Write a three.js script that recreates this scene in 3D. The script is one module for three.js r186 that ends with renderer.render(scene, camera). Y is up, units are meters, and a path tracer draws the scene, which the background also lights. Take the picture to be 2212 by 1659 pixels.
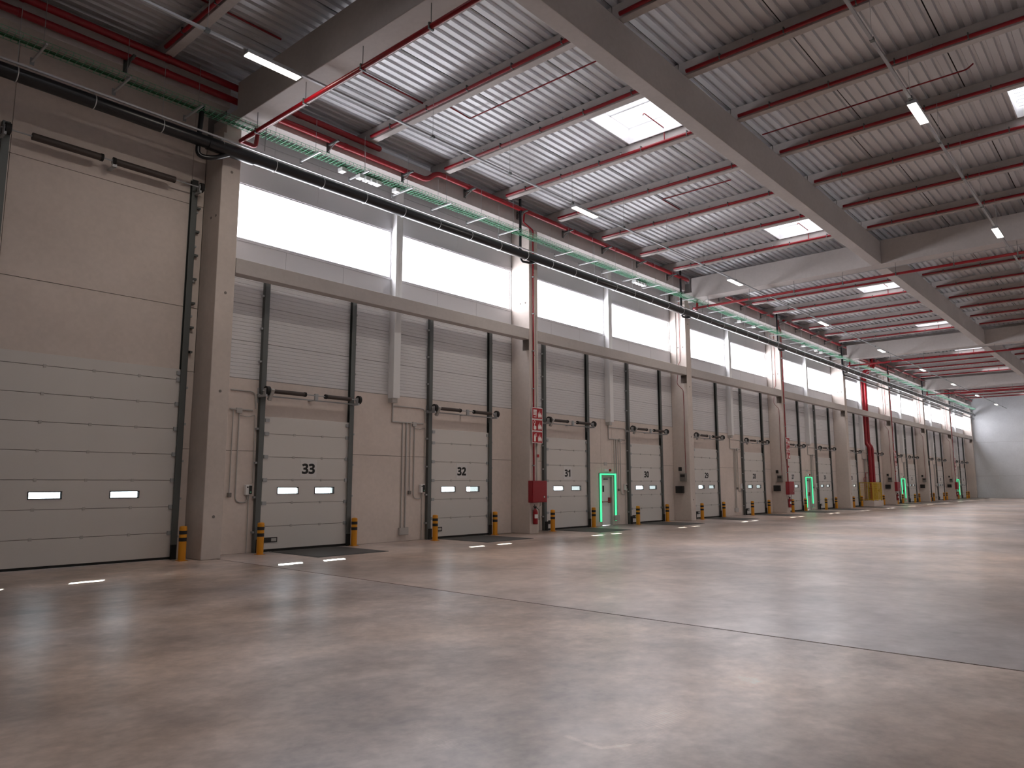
import * as THREE from 'three';
import { RoundedBoxGeometry } from 'three/addons/geometries/RoundedBoxGeometry.js';
import { mergeGeometries } from 'three/addons/utils/BufferGeometryUtils.js';
import { RectAreaLightUniformsLib } from 'three/addons/lights/RectAreaLightUniformsLib.js';

// World: x = metres out from the dock wall, y up, z = -s where s runs along the wall.
RectAreaLightUniformsLib.init();
const scene = new THREE.Scene();
const camera = new THREE.PerspectiveCamera(55.226, 2212 / 1659, 0.1, 400);
camera.rotation.order = 'YXZ';
camera.rotation.set(0.13409, 0.72171, -0.00021);
camera.position.set(17.9647, 1.7947, 0);
scene.background = new THREE.Color().setRGB(0.80, 0.90, 1.0);
scene.backgroundIntensity = 7;
const sun = new THREE.DirectionalLight(new THREE.Color().setRGB(1, 0.95, 0.87), 30);
sun.position.set(-61, 31.7, -34.6 - 50);
sun.target.position.set(0, 0, -50);
sun.castShadow = true;
sun.shadow.mapSize.set(4096, 4096);
Object.assign(sun.shadow.camera, { left: -80, right: 80, top: 60, bottom: -60, near: 1, far: 220 });
scene.add(sun, sun.target);
const renderer = new THREE.WebGLRenderer({ antialias: true });
renderer.toneMapping = THREE.LinearToneMapping;
renderer.toneMappingExposure = 1.42;
renderer.shadowMap.enabled = true;
const WINDOW_LIGHT = 5.6, SKYLIGHT_LIGHT = 1.1, LAMP_LIGHT = 80;      // radiance of the daylit panes and of the lamps
const DAY = new THREE.Color().setRGB(0.945, 0.935, 1.0), LAMP = new THREE.Color().setRGB(1.0, 0.90, 0.79);

// ------------------------------------------------------------------ helpers
let seed = 7;
const rnd = () => ((seed = (seed * 1664525 + 1013904223) >>> 0) / 4294967296);
const taken = new Map();
function numbered(name) {
  const n = taken.get(name) || 0; taken.set(name, n + 1);
  return n ? `${name}_${String(n).padStart(3, '0')}` : name;
}
function prep(g) {
  const h = g.index ? g.toNonIndexed() : g;
  for (const k of Object.keys(h.attributes)) if (!['position', 'normal', 'uv'].includes(k)) h.deleteAttribute(k);
  return h;
}
const merge = (l) => (l.length === 1 ? l[0] : mergeGeometries(l.map(prep)));
function metreUV(g) {                                               // uv in metres from the face's own plane
  const p = g.attributes.position, n = g.attributes.normal, uv = new Float32Array(p.count * 2);
  for (let i = 0; i < p.count; i++) {
    const ax = Math.abs(n.getX(i)), ay = Math.abs(n.getY(i)), az = Math.abs(n.getZ(i));
    if (ay >= ax && ay >= az) { uv[2 * i] = p.getX(i); uv[2 * i + 1] = p.getZ(i); }
    else if (ax >= az) { uv[2 * i] = p.getZ(i); uv[2 * i + 1] = p.getY(i); }
    else { uv[2 * i] = p.getX(i); uv[2 * i + 1] = p.getY(i); }
  }
  g.setAttribute('uv', new THREE.BufferAttribute(uv, 2));
  return g;
}
function bx(x0, x1, y0, y1, s0, s1, ch = 0) {
  const w = x1 - x0, h = y1 - y0, d = s1 - s0;
  const g = ch ? new RoundedBoxGeometry(w, h, d, 1, ch) : new THREE.BoxGeometry(w, h, d);
  g.translate((x0 + x1) / 2, (y0 + y1) / 2, -(s0 + s1) / 2);
  return metreUV(g);
}
const V = (x, y, s) => new THREE.Vector3(x, y, -s);
function rod(a, b, r, seg = 10, r2 = r) {                           // a, b = [x, y, s]
  const p = V(...a), q = V(...b), d = q.clone().sub(p), L = d.length();
  const g = new THREE.CylinderGeometry(r2, r, L, seg);
  g.translate(0, L / 2, 0);
  g.applyQuaternion(new THREE.Quaternion().setFromUnitVectors(new THREE.Vector3(0, 1, 0), d.normalize()));
  g.translate(p.x, p.y, p.z);
  return g;
}
function tube(pts, r, bend = 0.1, seg = 8) {                        // polyline of [x, y, s] with rounded corners
  const P = pts.map((p) => V(...p)), c = new THREE.CurvePath();
  let at = P[0];
  for (let i = 1; i < P.length; i++) {
    if (i === P.length - 1) { c.add(new THREE.LineCurve3(at, P[i])); break; }
    const a = P[i].clone().sub(P[i - 1]), b = P[i + 1].clone().sub(P[i]);
    const k = Math.min(bend, a.length() * 0.48, b.length() * 0.48);
    const p = P[i].clone().addScaledVector(a.normalize(), -k), q = P[i].clone().addScaledVector(b.normalize(), k);
    c.add(new THREE.LineCurve3(at, p)); c.add(new THREE.QuadraticBezierCurve3(p, P[i], q)); at = q;
  }
  const geos = [];
  for (const cv of c.curves) geos.push(new THREE.TubeGeometry(cv, cv.isLineCurve3 ? 1 : 6, r, seg, false));
  return merge(geos);
}
function put(parent, name, geo, m, label) {
  const o = new THREE.Mesh(geo, m);
  o.name = name; o.castShadow = o.receiveShadow = true;
  if (label) o.userData.label = label;
  parent.add(o);
  return o;
}
function info(o, label, category, group, kind) {
  Object.assign(o.userData, { label, category });
  if (group) o.userData.group = group;
  if (kind) o.userData.kind = kind;
  return o;
}
function thing(name, label, category, [x, y, s] = [0, 0, 0], group, kind) {
  const o = new THREE.Group(); o.name = numbered(name); o.position.set(x, y, -s); scene.add(o);
  return info(o, label, category, group, kind);
}
function solo(name, geo, m, label, category, group, kind, [x, y, s] = [0, 0, 0]) {
  const o = put(scene, numbered(name), geo, m); o.position.set(x, y, -s);
  return info(o, label, category, group, kind);
}
function copy(root, [x, y, s], label, group) {
  const o = root.clone(); o.name = numbered(root.name.replace(/_\d{3}$/, '')); o.position.set(x, y, -s); scene.add(o);
  if (label) o.userData.label = label;
  if (group) o.userData.group = group;
  return o;
}
const WORDS = ['first', 'second', 'third', 'fourth', 'fifth', 'sixth', 'seventh', 'eighth', 'ninth', 'tenth', 'eleventh', 'twelfth', 'thirteenth', 'fourteenth', 'fifteenth', 'sixteenth', 'seventeenth', 'eighteenth'];
const TENS = { 18: 'eighteen', 19: 'nineteen', 20: 'twenty' }; 'one two three four five six seven eight nine'.split(' ').forEach((w, i) => { TENS[21 + i] = 'twenty-' + w; if (i < 3) TENS[31 + i] = 'thirty-' + w; }); TENS[30] = 'thirty';
const counts = new Map();
function past(kind, s) {                                            // ['third', 'past the second cross beam'] for the next one of its kind there
  const i = TBEAM.filter((t) => s > t).length, w = i ? `past the ${WORDS[i - 1]} cross beam` : 'before the first cross beam', key = kind + w, n = counts.get(key) || 0;
  counts.set(key, n + 1); return [WORDS[n], w];
}

// ------------------------------------------------------------------ procedural textures
function lattice(n, sd) { seed = sd; const a = new Float32Array(n * n); for (let i = 0; i < n * n; i++) a[i] = rnd(); return a; }
function fbm(size, base, oct, sd, gain = 0.55, stretch = 1) {       // tileable value noise in 0..1
  const out = new Float32Array(size * size); let amp = 1, tot = 0;
  for (let o = 0; o < oct; o++) {
    const n = base << o, m = Math.max(1, Math.round(n / stretch)), L = lattice(n, sd + o * 17);
    for (let y = 0; y < size; y++) {
      const fy = (y / size) * m, y0 = Math.floor(fy), ty = fy - y0, wy = ty * ty * (3 - 2 * ty), r0 = (y0 % m) * n, r1 = ((y0 + 1) % m) * n;
      for (let x = 0; x < size; x++) {
        const fx = (x / size) * n, x0 = Math.floor(fx), tx = fx - x0, wx = tx * tx * (3 - 2 * tx), a = x0 % n, b = (x0 + 1) % n;
        const u = L[r0 + a] + (L[r0 + b] - L[r0 + a]) * wx, v = L[r1 + a] + (L[r1 + b] - L[r1 + a]) * wx;
        out[y * size + x] += amp * (u + (v - u) * wy);
      }
    }
    tot += amp; amp *= gain;
  }
  for (let i = 0; i < out.length; i++) out[i] /= tot;
  return out;
}
function dataTex(size, f, metres, srgb = true) {
  const d = new Uint8Array(size * size * 4);
  for (let i = 0; i < size * size; i++) { const c = f(i); d[4 * i] = c[0]; d[4 * i + 1] = c[1]; d[4 * i + 2] = c[2]; d[4 * i + 3] = 255; }
  const t = new THREE.DataTexture(d, size, size);
  t.wrapS = t.wrapT = THREE.RepeatWrapping; t.magFilter = THREE.LinearFilter; t.minFilter = THREE.LinearMipmapLinearFilter;
  t.generateMipmaps = true; if (srgb) t.colorSpace = THREE.SRGBColorSpace;
  t.repeat.set(1 / metres, 1 / metres); t.needsUpdate = true;
  return t;
}
const clampB = (v) => Math.max(0, Math.min(255, v));
const cl = fbm(512, 4, 7, 11), cf = fbm(512, 64, 3, 23);
const concreteMap = dataTex(512, (i) => { const v = 228 + (cl[i] - 0.5) * 22 + (cf[i] - 0.5) * 10; return [clampB(v), clampB(v), clampB(v - 2)]; }, 5);
const concreteBump = dataTex(512, (i) => { const v = 128 + (cl[i] - 0.5) * 60 + (cf[i] - 0.5) * 90; return [v, v, v].map(clampB); }, 3, false);
// polished concrete floor: trowel clouds, brown and grey patches, fine speckle, dark stains
const FS = 2048;
const f1 = fbm(FS, 5, 9, 101, 0.74), f2 = fbm(FS, 14, 7, 202, 0.68, 1.6), f3 = fbm(FS, 128, 3, 303), f4 = fbm(FS, 3, 6, 404, 0.5);
const floorColour = (i) => {
  const a = f1[i] - 0.5, b = f2[i] - 0.5, c = f3[i] - 0.5, e = f4[i] - 0.5;
  const v = 186 + a * 170 + b * 105 + c * 26;
  return [clampB(v + 5 + e * 46), clampB(v - 4 + e * 4), clampB(v - 8 - e * 44)];
};
const floorMap = dataTex(FS, floorColour, 26);
const f5 = fbm(1024, 12, 6, 505, 0.6), f6 = fbm(1024, 40, 4, 606, 0.6);
const floorRough = dataTex(1024, (i) => { const v = 73 + 14 * Math.max(0, Math.min(1, (f5[i] * 0.7 + f6[i] * 0.3 - 0.25) / 0.5)); return [0, v, 0]; }, 9, false);
const floorBump = dataTex(1024, (i) => { const v = 128 + (f5[i] - 0.5) * 130 + (f6[i] - 0.5) * 60; return [v, v, v].map(clampB); }, 7, false);
// the slab by the camera carries the tyre scuffs that the photo shows on it: x 8..20, s -3.2..8.8
const marks = new Float32Array(FS * FS);
function scuff(pts, w, k, breakup, sd) {                            // pts in [x, s] metres
  const px = pts.map(([x, s]) => [(x - 8) / 12 * FS, (8.8 - s) / 12 * FS]), r = w / 12 * FS;
  const bb = (c, f) => Math.round(f(...px.map((p) => p[c])));
  const X0 = Math.max(0, bb(0, Math.min) - r * 2 | 0), X1 = Math.min(FS - 1, bb(0, Math.max) + r * 2 | 0), Y0 = Math.max(0, bb(1, Math.min) - r * 2 | 0), Y1 = Math.min(FS - 1, bb(1, Math.max) + r * 2 | 0);
  for (let y = Y0; y <= Y1; y++) for (let x = X0; x <= X1; x++) {
    let best = 1e9, side = 0;
    for (let i = 1; i < px.length; i++) {
      const [ax, ay] = px[i - 1], [bx_, by] = px[i], dx = bx_ - ax, dy = by - ay, t = Math.max(0, Math.min(1, ((x - ax) * dx + (y - ay) * dy) / (dx * dx + dy * dy)));
      const d = Math.hypot(x - ax - dx * t, y - ay - dy * t);
      if (d < best) { best = d; side = (t + i) * 40; }
    }
    if (best > r) continue;
    const tread = 0.55 + 0.45 * Math.sin(best / r * 15) * Math.sin(side * 2.2), g = f2[y * FS + x] * breakup + 1 - breakup;
    marks[y * FS + x] += k * (1 - (best / r) ** 3) * tread * Math.max(0, g * 1.6 - 0.45);
  }
}
scuff([[12.61, 8.53], [13.1, 7.85], [13.47, 7.25], [13.73, 6.71], [13.88, 6.26], [13.95, 5.94]], 0.13, 26, 0.5);
scuff([[14.73, 5.92], [14.86, 5.52], [14.93, 4.98], [15.08, 4.59], [15.27, 4.26]], 0.17, 46, 0.8);
scuff([[14.54, 7.03], [14.86, 6.85], [15.17, 6.32]], 0.14, 40, 0.8);
scuff([[14.6, 4.42], [14.78, 4.39], [14.92, 4.39], [15.02, 4.56]], 0.03, 45, 0.3);
scuff([[13.6, 3.9], [14.0, 3.7], [14.4, 4.0]], 0.12, 30, 0.9);
const nearMap = dataTex(FS, (i) => {
  const [r, g, b] = floorColour(i), m = marks[i];
  return [clampB(r + m), clampB(g + m), clampB(b + m)];
}, 12);

// ------------------------------------------------------------------ materials
const rgb = (r, g, b) => new THREE.Color().setRGB(r, g, b);
const std = (r, g, b, roughness, o = {}) => new THREE.MeshStandardMaterial({ color: rgb(r, g, b), roughness, ...o });
const M = {
  concrete: std(0.80, 0.71, 0.66, 0.82, { map: concreteMap, bumpMap: concreteBump, bumpScale: 0.001 }),
  beam: std(0.68, 0.635, 0.62, 0.8, { map: concreteMap, bumpMap: concreteBump, bumpScale: 0.001 }),
  panel: std(0.88, 0.77, 0.715, 0.85, { map: concreteMap, bumpMap: concreteBump, bumpScale: 0.0008 }),
  farWall: std(0.82, 0.845, 0.89, 0.8, { map: concreteMap }),
  core: std(0.20, 0.18, 0.165, 0.9),
  sheet: std(0.66, 0.65, 0.66, 0.5),
  sheetSmooth: std(0.64, 0.63, 0.65, 0.45),
  floor: std(0.86, 0.79, 0.76, 1.0, { map: floorMap, roughnessMap: floorRough, bumpMap: floorBump, bumpScale: 0.0006 }),
  floorNear: std(0.86, 0.79, 0.76, 1.0, { map: nearMap, roughnessMap: floorRough, bumpMap: floorBump, bumpScale: 0.0006 }),
  joint: std(0.10, 0.075, 0.065, 0.9),
  deck: std(0.66, 0.67, 0.69, 0.38, { metalness: 0.35, side: THREE.DoubleSide }),
  slab: std(0.07, 0.07, 0.07, 0.9),
  red: std(0.27, 0.004, 0.011, 0.32),
  redDark: std(0.24, 0.006, 0.012, 0.4),
  signRed: std(0.40, 0.012, 0.015, 0.5),
  galv: std(0.40, 0.41, 0.42, 0.55, { metalness: 0.4 }),
  galvBright: std(0.58, 0.59, 0.60, 0.5, { metalness: 0.4 }),
  track: std(0.13, 0.14, 0.135, 0.5, { metalness: 0.5 }),
  green: std(0.16, 0.44, 0.28, 0.45, { metalness: 0.15 }),
  greenCable: std(0.02, 0.10, 0.03, 0.7),
  black: std(0.006, 0.006, 0.008, 0.3),
  blackMatt: std(0.018, 0.017, 0.017, 0.7),
  rubber: std(0.014, 0.013, 0.012, 0.85),
  door: std(0.66, 0.63, 0.60, 0.55),
  spring: std(0.05, 0.035, 0.03, 0.6),
  white: std(0.78, 0.78, 0.78, 0.5),
  plastic: std(0.46, 0.44, 0.42, 0.6),
  yellow: std(0.72, 0.30, 0.012, 0.45),
  yellowCage: std(0.62, 0.42, 0.03, 0.5),
  leveller: std(0.055, 0.053, 0.05, 0.6),
  glass: new THREE.MeshPhysicalMaterial({ color: rgb(0.95, 0.98, 0.98), roughness: 0.02, transmission: 1, thickness: 0, ior: 1.5 }),
  pane: new THREE.MeshStandardMaterial({ color: rgb(0.8, 0.82, 0.84), roughness: 0.6, emissive: DAY, emissiveIntensity: 2.2 }),
  skyPane: new THREE.MeshStandardMaterial({ color: rgb(0.8, 0.82, 0.84), roughness: 0.6, emissive: DAY, emissiveIntensity: 0.85 }),
  lampGlow: new THREE.MeshStandardMaterial({ color: rgb(0.9, 0.9, 0.88), roughness: 0.5, emissive: LAMP, emissiveIntensity: 5 }),
  greenGlow: new THREE.MeshStandardMaterial({ color: rgb(0.1, 0.6, 0.3), roughness: 0.5, emissive: rgb(0.08, 1.0, 0.42), emissiveIntensity: 0.75 }),
  asphalt: std(0.34, 0.33, 0.32, 0.9),
};

// ------------------------------------------------------------------ layout
const C0 = 8.374, BAY = 12, CW = 0.493, CX = 0.885, COL = (k) => C0 + BAY * k;
const S_BACK = -15.63, S_FAR = 105.0, X_END = 29.4, DECK = 12.25, TB = 10.865, TOP = 11.87;
const DOOR_A = 1.976, DOOR_B = 7.99, DW = 2.725, POST0 = 6.16, POST1 = 6.42, EX0 = 5.79, EX1 = 6.62;
const hasExit = (k) => k >= 0 && k % 2 === 1;
const doorNo = (k, j) => 33 - 2 * k - j, doorWord = (k, j) => TENS[doorNo(k, j)];
const BETWEEN = (k) => (k === 0 ? 'beside the wide unnumbered door' : k === 8 ? 'in the corner past dock door eighteen' : `between dock doors ${doorWord(k - 1, 1)} and ${doorWord(k, 0)}`);
const SKY = [];                                                    // skylight openings: [x0, x1, s0, s1, has slats]
for (let s = -7.5; s < 104; s += 12) if (s + 2.15 < S_FAR) SKY.push([6.4, 8.5, s, s + 2.15, false]);
for (let s = -1.5; s < 98; s += 12) SKY.push([15.7, 17.8, s, s + 2.15, true]);
const PURLIN = []; for (let s = 9.72 - 3 * 8; s < S_FAR - 0.3; s += 3) PURLIN.push(s);
const TBEAM = [8.52, 32.52, 56.52, 80.52];

// ------------------------------------------------------------------ floor
{
  const f = thing('floor', 'polished grey concrete warehouse floor with cloudy brown trowel marks', 'floor', [0, 0, 0], null, 'structure');
  const slab = (x0, x1, s0, s1, m) => {
    const g = new THREE.BoxGeometry(x1 - x0, 0.2, s1 - s0); g.translate((x0 + x1) / 2, -0.1, -(s0 + s1) / 2); metreUV(g);
    if (m === M.floorNear) { const uv = g.attributes.uv; for (let i = 0; i < uv.count; i++) uv.setXY(i, uv.getX(i) - 8, uv.getY(i) + 8.8); }
    put(f, 'slab', g, m);
  };
  slab(-0.25, X_END, S_BACK, 8.76, M.floorNear);
  slab(-0.25, X_END, 8.80, S_FAR + 0.2, M.floor);
  put(f, 'expansion_joint', bx(-0.25, X_END, -0.19, -0.003, 8.76, 8.80), M.joint, 'thin dark expansion joint');
  put(f, 'joint_base', bx(-0.25, X_END, -0.25, -0.2, S_BACK, S_FAR + 0.2), M.joint);
  solo('yard_ground', bx(-60, -0.26, -0.35, -0.05, S_BACK - 40, S_FAR + 60), M.asphalt, 'sunlit pale paved loading yard outside the dock doors', 'ground', null, 'structure');
}

// ------------------------------------------------------------------ dock wall
const dockWall = thing('wall_left', 'beige concrete dock wall with grey metal cladding above the doors', 'wall', [0, 0, 0], null, 'structure');
{
  const w = dockWall, core = [];
  const conc = (s0, s1, y0, y1) => { put(w, 'concrete_panel', bx(-0.04, 0, y0 + 0.006, y1 - 0.006, s0 + 0.004, s1 - 0.004, 0.004), M.panel); };
  const back = (s0, s1, y0, y1) => core.push(bx(-0.24, -0.04, y0, y1, s0, s1));
  // bay with the wide door and the plain wall behind the camera
  const D0 = 4.10, D1 = 8.04, DH = 4.55, levels = [2.63, 4.55, 6.16, 8.83, 12.3];
  for (const [a, b] of [[S_BACK, -3.63], [-3.63, D0], [D1, C0]]) { let y = 0; for (const h of levels) { conc(a, b, y, h); y = h; } back(a, b, 0, 12.5); }
  { let y = DH; for (const h of levels.slice(2)) { conc(D0, D1, y, h); y = h; } back(D0, D1, DH, 12.5); }
  // ribbed cladding board, shared by width
  const boards = new Map();
  const board = (len, h) => {
    const key = len.toFixed(3) + '_' + h.toFixed(3);
    if (!boards.has(key)) {
      const sh = new THREE.Shape(); sh.moveTo(-0.04, 0.004); sh.lineTo(-0.012, 0.004);
      const n = Math.round(h / 0.105);
      for (let i = 0; i < n; i++) { const y0 = 0.004 + (h - 0.008) * i / n, dy = (h - 0.008) / n; sh.lineTo(-0.010, y0 + 0.001); sh.lineTo(0, y0 + dy * 0.12); sh.lineTo(0, y0 + dy * 0.88); sh.lineTo(-0.010, y0 + dy - 0.001); }
      sh.lineTo(-0.012, h - 0.004); sh.lineTo(-0.04, h - 0.004);
      const g = new THREE.ExtrudeGeometry(sh, { depth: len, bevelEnabled: false });     // along +z
      boards.set(key, g);
    }
    return boards.get(key);
  };
  const ribbed = (s0, s1, y0, y1) => { const o = put(w, 'cladding_board', board(s1 - s0 - 0.008, y1 - y0), M.sheet); o.position.set(0, y0, -s1 + 0.004); };
  for (let k = 0; k < 8; k++) {
    const c = COL(k), e = COL(k + 1) + (k === 7 ? S_FAR - COL(8) : 0);
    const holes = [[c + DOOR_A, c + DOOR_A + DW, 3.545]];
    if (hasExit(k)) holes.push([c + EX0, c + EX1, 2.06]);
    holes.push([c + DOOR_B, c + DOOR_B + DW, 3.545]);
    let s = c;
    for (const [a, b, h] of [...holes, [e, e, 0]]) {
      conc(s, a, 0, 2.63); conc(s, a, 2.63, 4.53); back(s, a, 0, 8.27);
      if (b > a) {
        if (h > 2.63) { conc(a, b, h, 4.53); } else { conc(a, b, h, 2.63); conc(a, b, 2.63, 4.53); }
        back(a, b, h, 8.27);
      }
      s = b;
    }
    for (const [a, b] of [[c + CW, c + POST0 + 0.13], [c + POST0 + 0.13, e]]) {
      for (const [y0, y1] of [[4.53, 5.53], [5.53, 6.53], [6.53, 7.5]]) ribbed(a, b, y0, y1);
      const n = 3; for (let i = 0; i < n; i++) put(w, 'sill_flashing', bx(-0.04, 0.006, 7.504, 8.255, a + (b - a) * i / n + 0.004, a + (b - a) * (i + 1) / n - 0.004), M.sheetSmooth);
      put(w, 'sill_flashing', bx(-0.04, 0.03, 8.215, 8.255, a + 0.004, b - 0.004), M.sheetSmooth);
      for (let i = 0; i < 2; i++) for (const [y0, y1] of [[9.93, 11.1], [11.1, 12.3]]) put(w, 'upper_panel', bx(-0.04, 0, y0 + 0.004, y1 - 0.004, a + (b - a) * i / 2 + 0.003, a + (b - a) * (i + 1) / 2 - 0.003), M.sheetSmooth);
      put(w, 'lintel_flashing', bx(-0.04, 0.025, 9.82, 9.93, a, b), M.sheetSmooth);
    }
    back(c, e, 9.80, 12.5); back(c - 0.05, c + CW + 0.05, 8.2, 9.85);
    // daylit panes
    for (const [j, a, b] of [[0, c + CW, c + POST0], [1, c + POST1, e]]) {
      const a1 = a + (j ? 0.02 : 0.4), W = thing(`window_${2 * k + j + 1}`, `white translucent clerestory window high above dock door ${doorWord(k, j)}`, 'window', [0, 8.27, (a1 + b) / 2], null, 'structure');
      const L = b - a1, H = 1.55, fr = 0.035;
      put(W, 'window_pane', bx(-0.10, -0.075, 0, H, -L / 2, L / 2), M.pane);
      put(W, 'window_frame', merge([bx(-0.2, 0.004, 0, fr, -L / 2, L / 2), bx(-0.2, 0.004, H - fr, H, -L / 2, L / 2), bx(-0.2, 0.004, fr, H - fr, -L / 2, -L / 2 + fr), bx(-0.2, 0.004, fr, H - fr, L / 2 - fr, L / 2)]), M.sheetSmooth);
      if (j === 0) put(w, 'jamb_panel', bx(-0.2, 0.004, 8.27, 9.82, a, a1), M.sheetSmooth);
      const R = new THREE.RectAreaLight(DAY, WINDOW_LIGHT, L - 0.1, H - 0.1); R.position.set(-0.06, H / 2, 0); R.rotation.y = -Math.PI / 2; W.add(R);
    }
  }
  const g = merge(core); put(w, 'wall_core', g, M.core);
}
{ // other walls of the hall
  const far = thing('wall_far', 'pale end wall of smooth panels closing the hall', 'wall', [0, 0, 0], null, 'structure');
  let y = 0; for (const h of [2.63, 6.68, 12.3]) { for (let x = 0; x < X_END; x += 9.8) put(far, 'wall_panel', bx(x + 0.004, Math.min(X_END, x + 9.8) - 0.004, y + 0.006, h - 0.006, S_FAR, S_FAR + 0.05), M.farWall); y = h; }
  put(far, 'wall_core', bx(-0.24, X_END, 0, 12.5, S_FAR + 0.05, S_FAR + 0.25), M.core);
  solo('wall_back', bx(-0.24, X_END, 0, 12.5, S_BACK - 0.2, S_BACK), M.farWall, 'plain pale wall behind the camera closing the hall', 'wall', null, 'structure');
  solo('wall_right', bx(X_END, X_END + 0.2, 0, 12.5, S_BACK - 0.2, S_FAR + 0.25), M.farWall, 'plain pale wall opposite the dock doors closing the hall', 'wall', null, 'structure');
}

// ------------------------------------------------------------------ columns, ledges, posts
{
  const hole = (() => { const g = new THREE.CylinderGeometry(0.035, 0.035, 0.012, 12); g.rotateZ(Math.PI / 2); return g; })();
  const corbel = (dir) => {                                        // a bracket with a sloping underside
    const sh = new THREE.Shape(); sh.moveTo(0, 0); sh.lineTo(0.26 * dir, 0.16); sh.lineTo(0.26 * dir, 0.40); sh.lineTo(0, 0.40); sh.closePath();
    const g = new THREE.ExtrudeGeometry(sh, { depth: 0.31, bevelEnabled: false }); g.rotateY(Math.PI / 2); return metreUV(g);
  };
  const cb = [corbel(1), corbel(-1)];
  for (let k = 0; k <= 8; k++) {
    const c = COL(k), T = k % 2 === 0, h = T ? 10.62 : 11.28;
    const extra = hasExit(k) || k === 7 ? `carrying the fire riser ${BETWEEN(k)}` : BETWEEN(k);
    const o = thing('column', `${T ? 'precast' : 'tall precast'} concrete column ${extra}`, 'column', [0, 0, c], null, 'structure');
    put(o, 'shaft', bx(0, CX, 0, h, 0, CW, 0.018), M.concrete);
    if (T) put(o, 'bearing_plinth', bx(0.1, CX - 0.06, 10.62, TB, 0.1, CW), M.concrete);
    for (const [dir, i] of [[1, 0], [-1, 1]]) {
      if ((dir < 0 && k === 0) || (dir > 0 && k === 8)) continue;
      const b = put(o, 'corbel', cb[dir > 0 ? 1 : 0], M.concrete); b.position.set(0.555, 6.64, dir > 0 ? -CW : 0);
    }
    for (const y of [1.0, 4.02, 6.48, 9.62]) { const q = put(o, 'lifting_socket', hole, M.core); q.position.set(CX, y, -0.26); }
    for (const x of [0.45, 0.7]) { const q = put(o, 'lifting_socket', hole, M.core); q.rotation.y = Math.PI / 2; q.position.set(x, 8.45, 0); }
  }
  for (let k = 0; k < 8; k++) {
    const c = COL(k), e = k === 7 ? S_FAR : COL(k + 1);
    solo('ledge_beam', bx(0.555, 0.88, 7.045, 7.44, c + CW + 0.012, e - 0.012, 0.012), M.beam, `concrete ledge beam below the clerestory over dock doors ${doorWord(k, 0)} and ${doorWord(k, 1)}`, 'beam', null, 'structure');
    const p = thing('wall_post', `pale steel wall post between dock doors ${doorWord(k, 0)} and ${doorWord(k, 1)}`, 'post', [0, 4.42, c + POST0], null, 'structure');
    const L = 11.2 - 4.42;
    put(p, 'web', bx(0.01, 0.27, 0, L, 0.12, 0.14), M.white);
    put(p, 'flange', bx(0.255, 0.27, 0, L, 0, 0.26), M.white);
    put(p, 'flange', bx(0.0, 0.015, 0, L, 0, 0.26), M.white);
    put(p, 'web_cover', bx(0.015, 0.255, 0, L, 0.02, 0.03), M.white);
    put(p, 'foot_bracket', bx(0.0, 0.2, -0.14, 0.0, 0.03, 0.23), M.plastic);
  }
}

// ------------------------------------------------------------------ roof structure
{
  const notch = 1.22;
  TBEAM.forEach((s, i) => {
    const w = 0.75, sh = new THREE.Shape();
    sh.moveTo(0.02, TB); sh.lineTo(X_END, TB); sh.lineTo(X_END, TOP); sh.lineTo(notch, TOP); sh.lineTo(notch, TB + 0.3); sh.lineTo(0.02, TB + 0.3); sh.closePath();
    const g = new THREE.ExtrudeGeometry(sh, { depth: w - 0.02, bevelEnabled: true, bevelSize: 0.01, bevelThickness: 0.01, bevelSegments: 1 });
    g.translate(0, 0, -(s + w - 0.01)); metreUV(g);
    solo('transverse_beam', g, M.beam, `deep concrete cross beam above the column ${BETWEEN(2 * i)}`, 'beam', null, 'structure');
  });
  const ends = [S_BACK, ...TBEAM.flatMap((s) => [s - 0.012, s + 0.762]), S_FAR];
  const spans = ['behind the wide unnumbered door', 'over dock doors thirty-three to thirty', 'over dock doors twenty-nine to twenty-six', 'over dock doors twenty-five to twenty-two', 'over dock doors twenty-one to eighteen'];
  spans.forEach((where, i) => {
    const a = ends[2 * i], b = ends[2 * i + 1];
    solo('girder', bx(9.52, 9.915, TB, TOP - 0.03, a, b, 0.012), M.beam, `long concrete roof girder lengthwise in the roof bay ${where}`, 'beam', null, 'structure');
    solo('girder', bx(19.4, 19.8, TB, TOP - 0.03, a, b), M.beam, `concrete roof girder lengthwise further from the docks, bay ${where}`, 'beam', null, 'structure');
    solo('edge_beam', bx(0.4, 0.885, 11.285, TOP, a + (i ? 0.01 : 0), b - 0.01, 0.012), M.beam, `concrete edge beam along the wall top ${where}`, 'beam', null, 'structure');
  });
  // purlins: one per roof bay of the girders
  const gl = bx(0.5, 9.7, 0, 0.375, 0, 0.21, 0.01), gr = bx(9.72, 19.58, 0, 0.375, 0, 0.21, 0.01);
  for (const s of PURLIN) {
    const inT = TBEAM.some((t) => s > t - 0.2 && s < t + 0.75);
    const y = inT ? TOP + 0.005 : TOP + 0.002;
    const [o1, w1] = past('purlin', s);
    solo('purlin', gl, M.beam, `${o1} slim concrete purlin ${w1}, on the dock side of the girder`, 'purlin', 'purlins beside the dock wall', 'structure', [0, y, s]);
    solo('purlin', gr, M.beam, `${o1} slim concrete purlin ${w1}, beyond the girder`, 'purlin', 'purlins in the inner roof bay', 'structure', [0, y, s]);
  }
}
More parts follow.
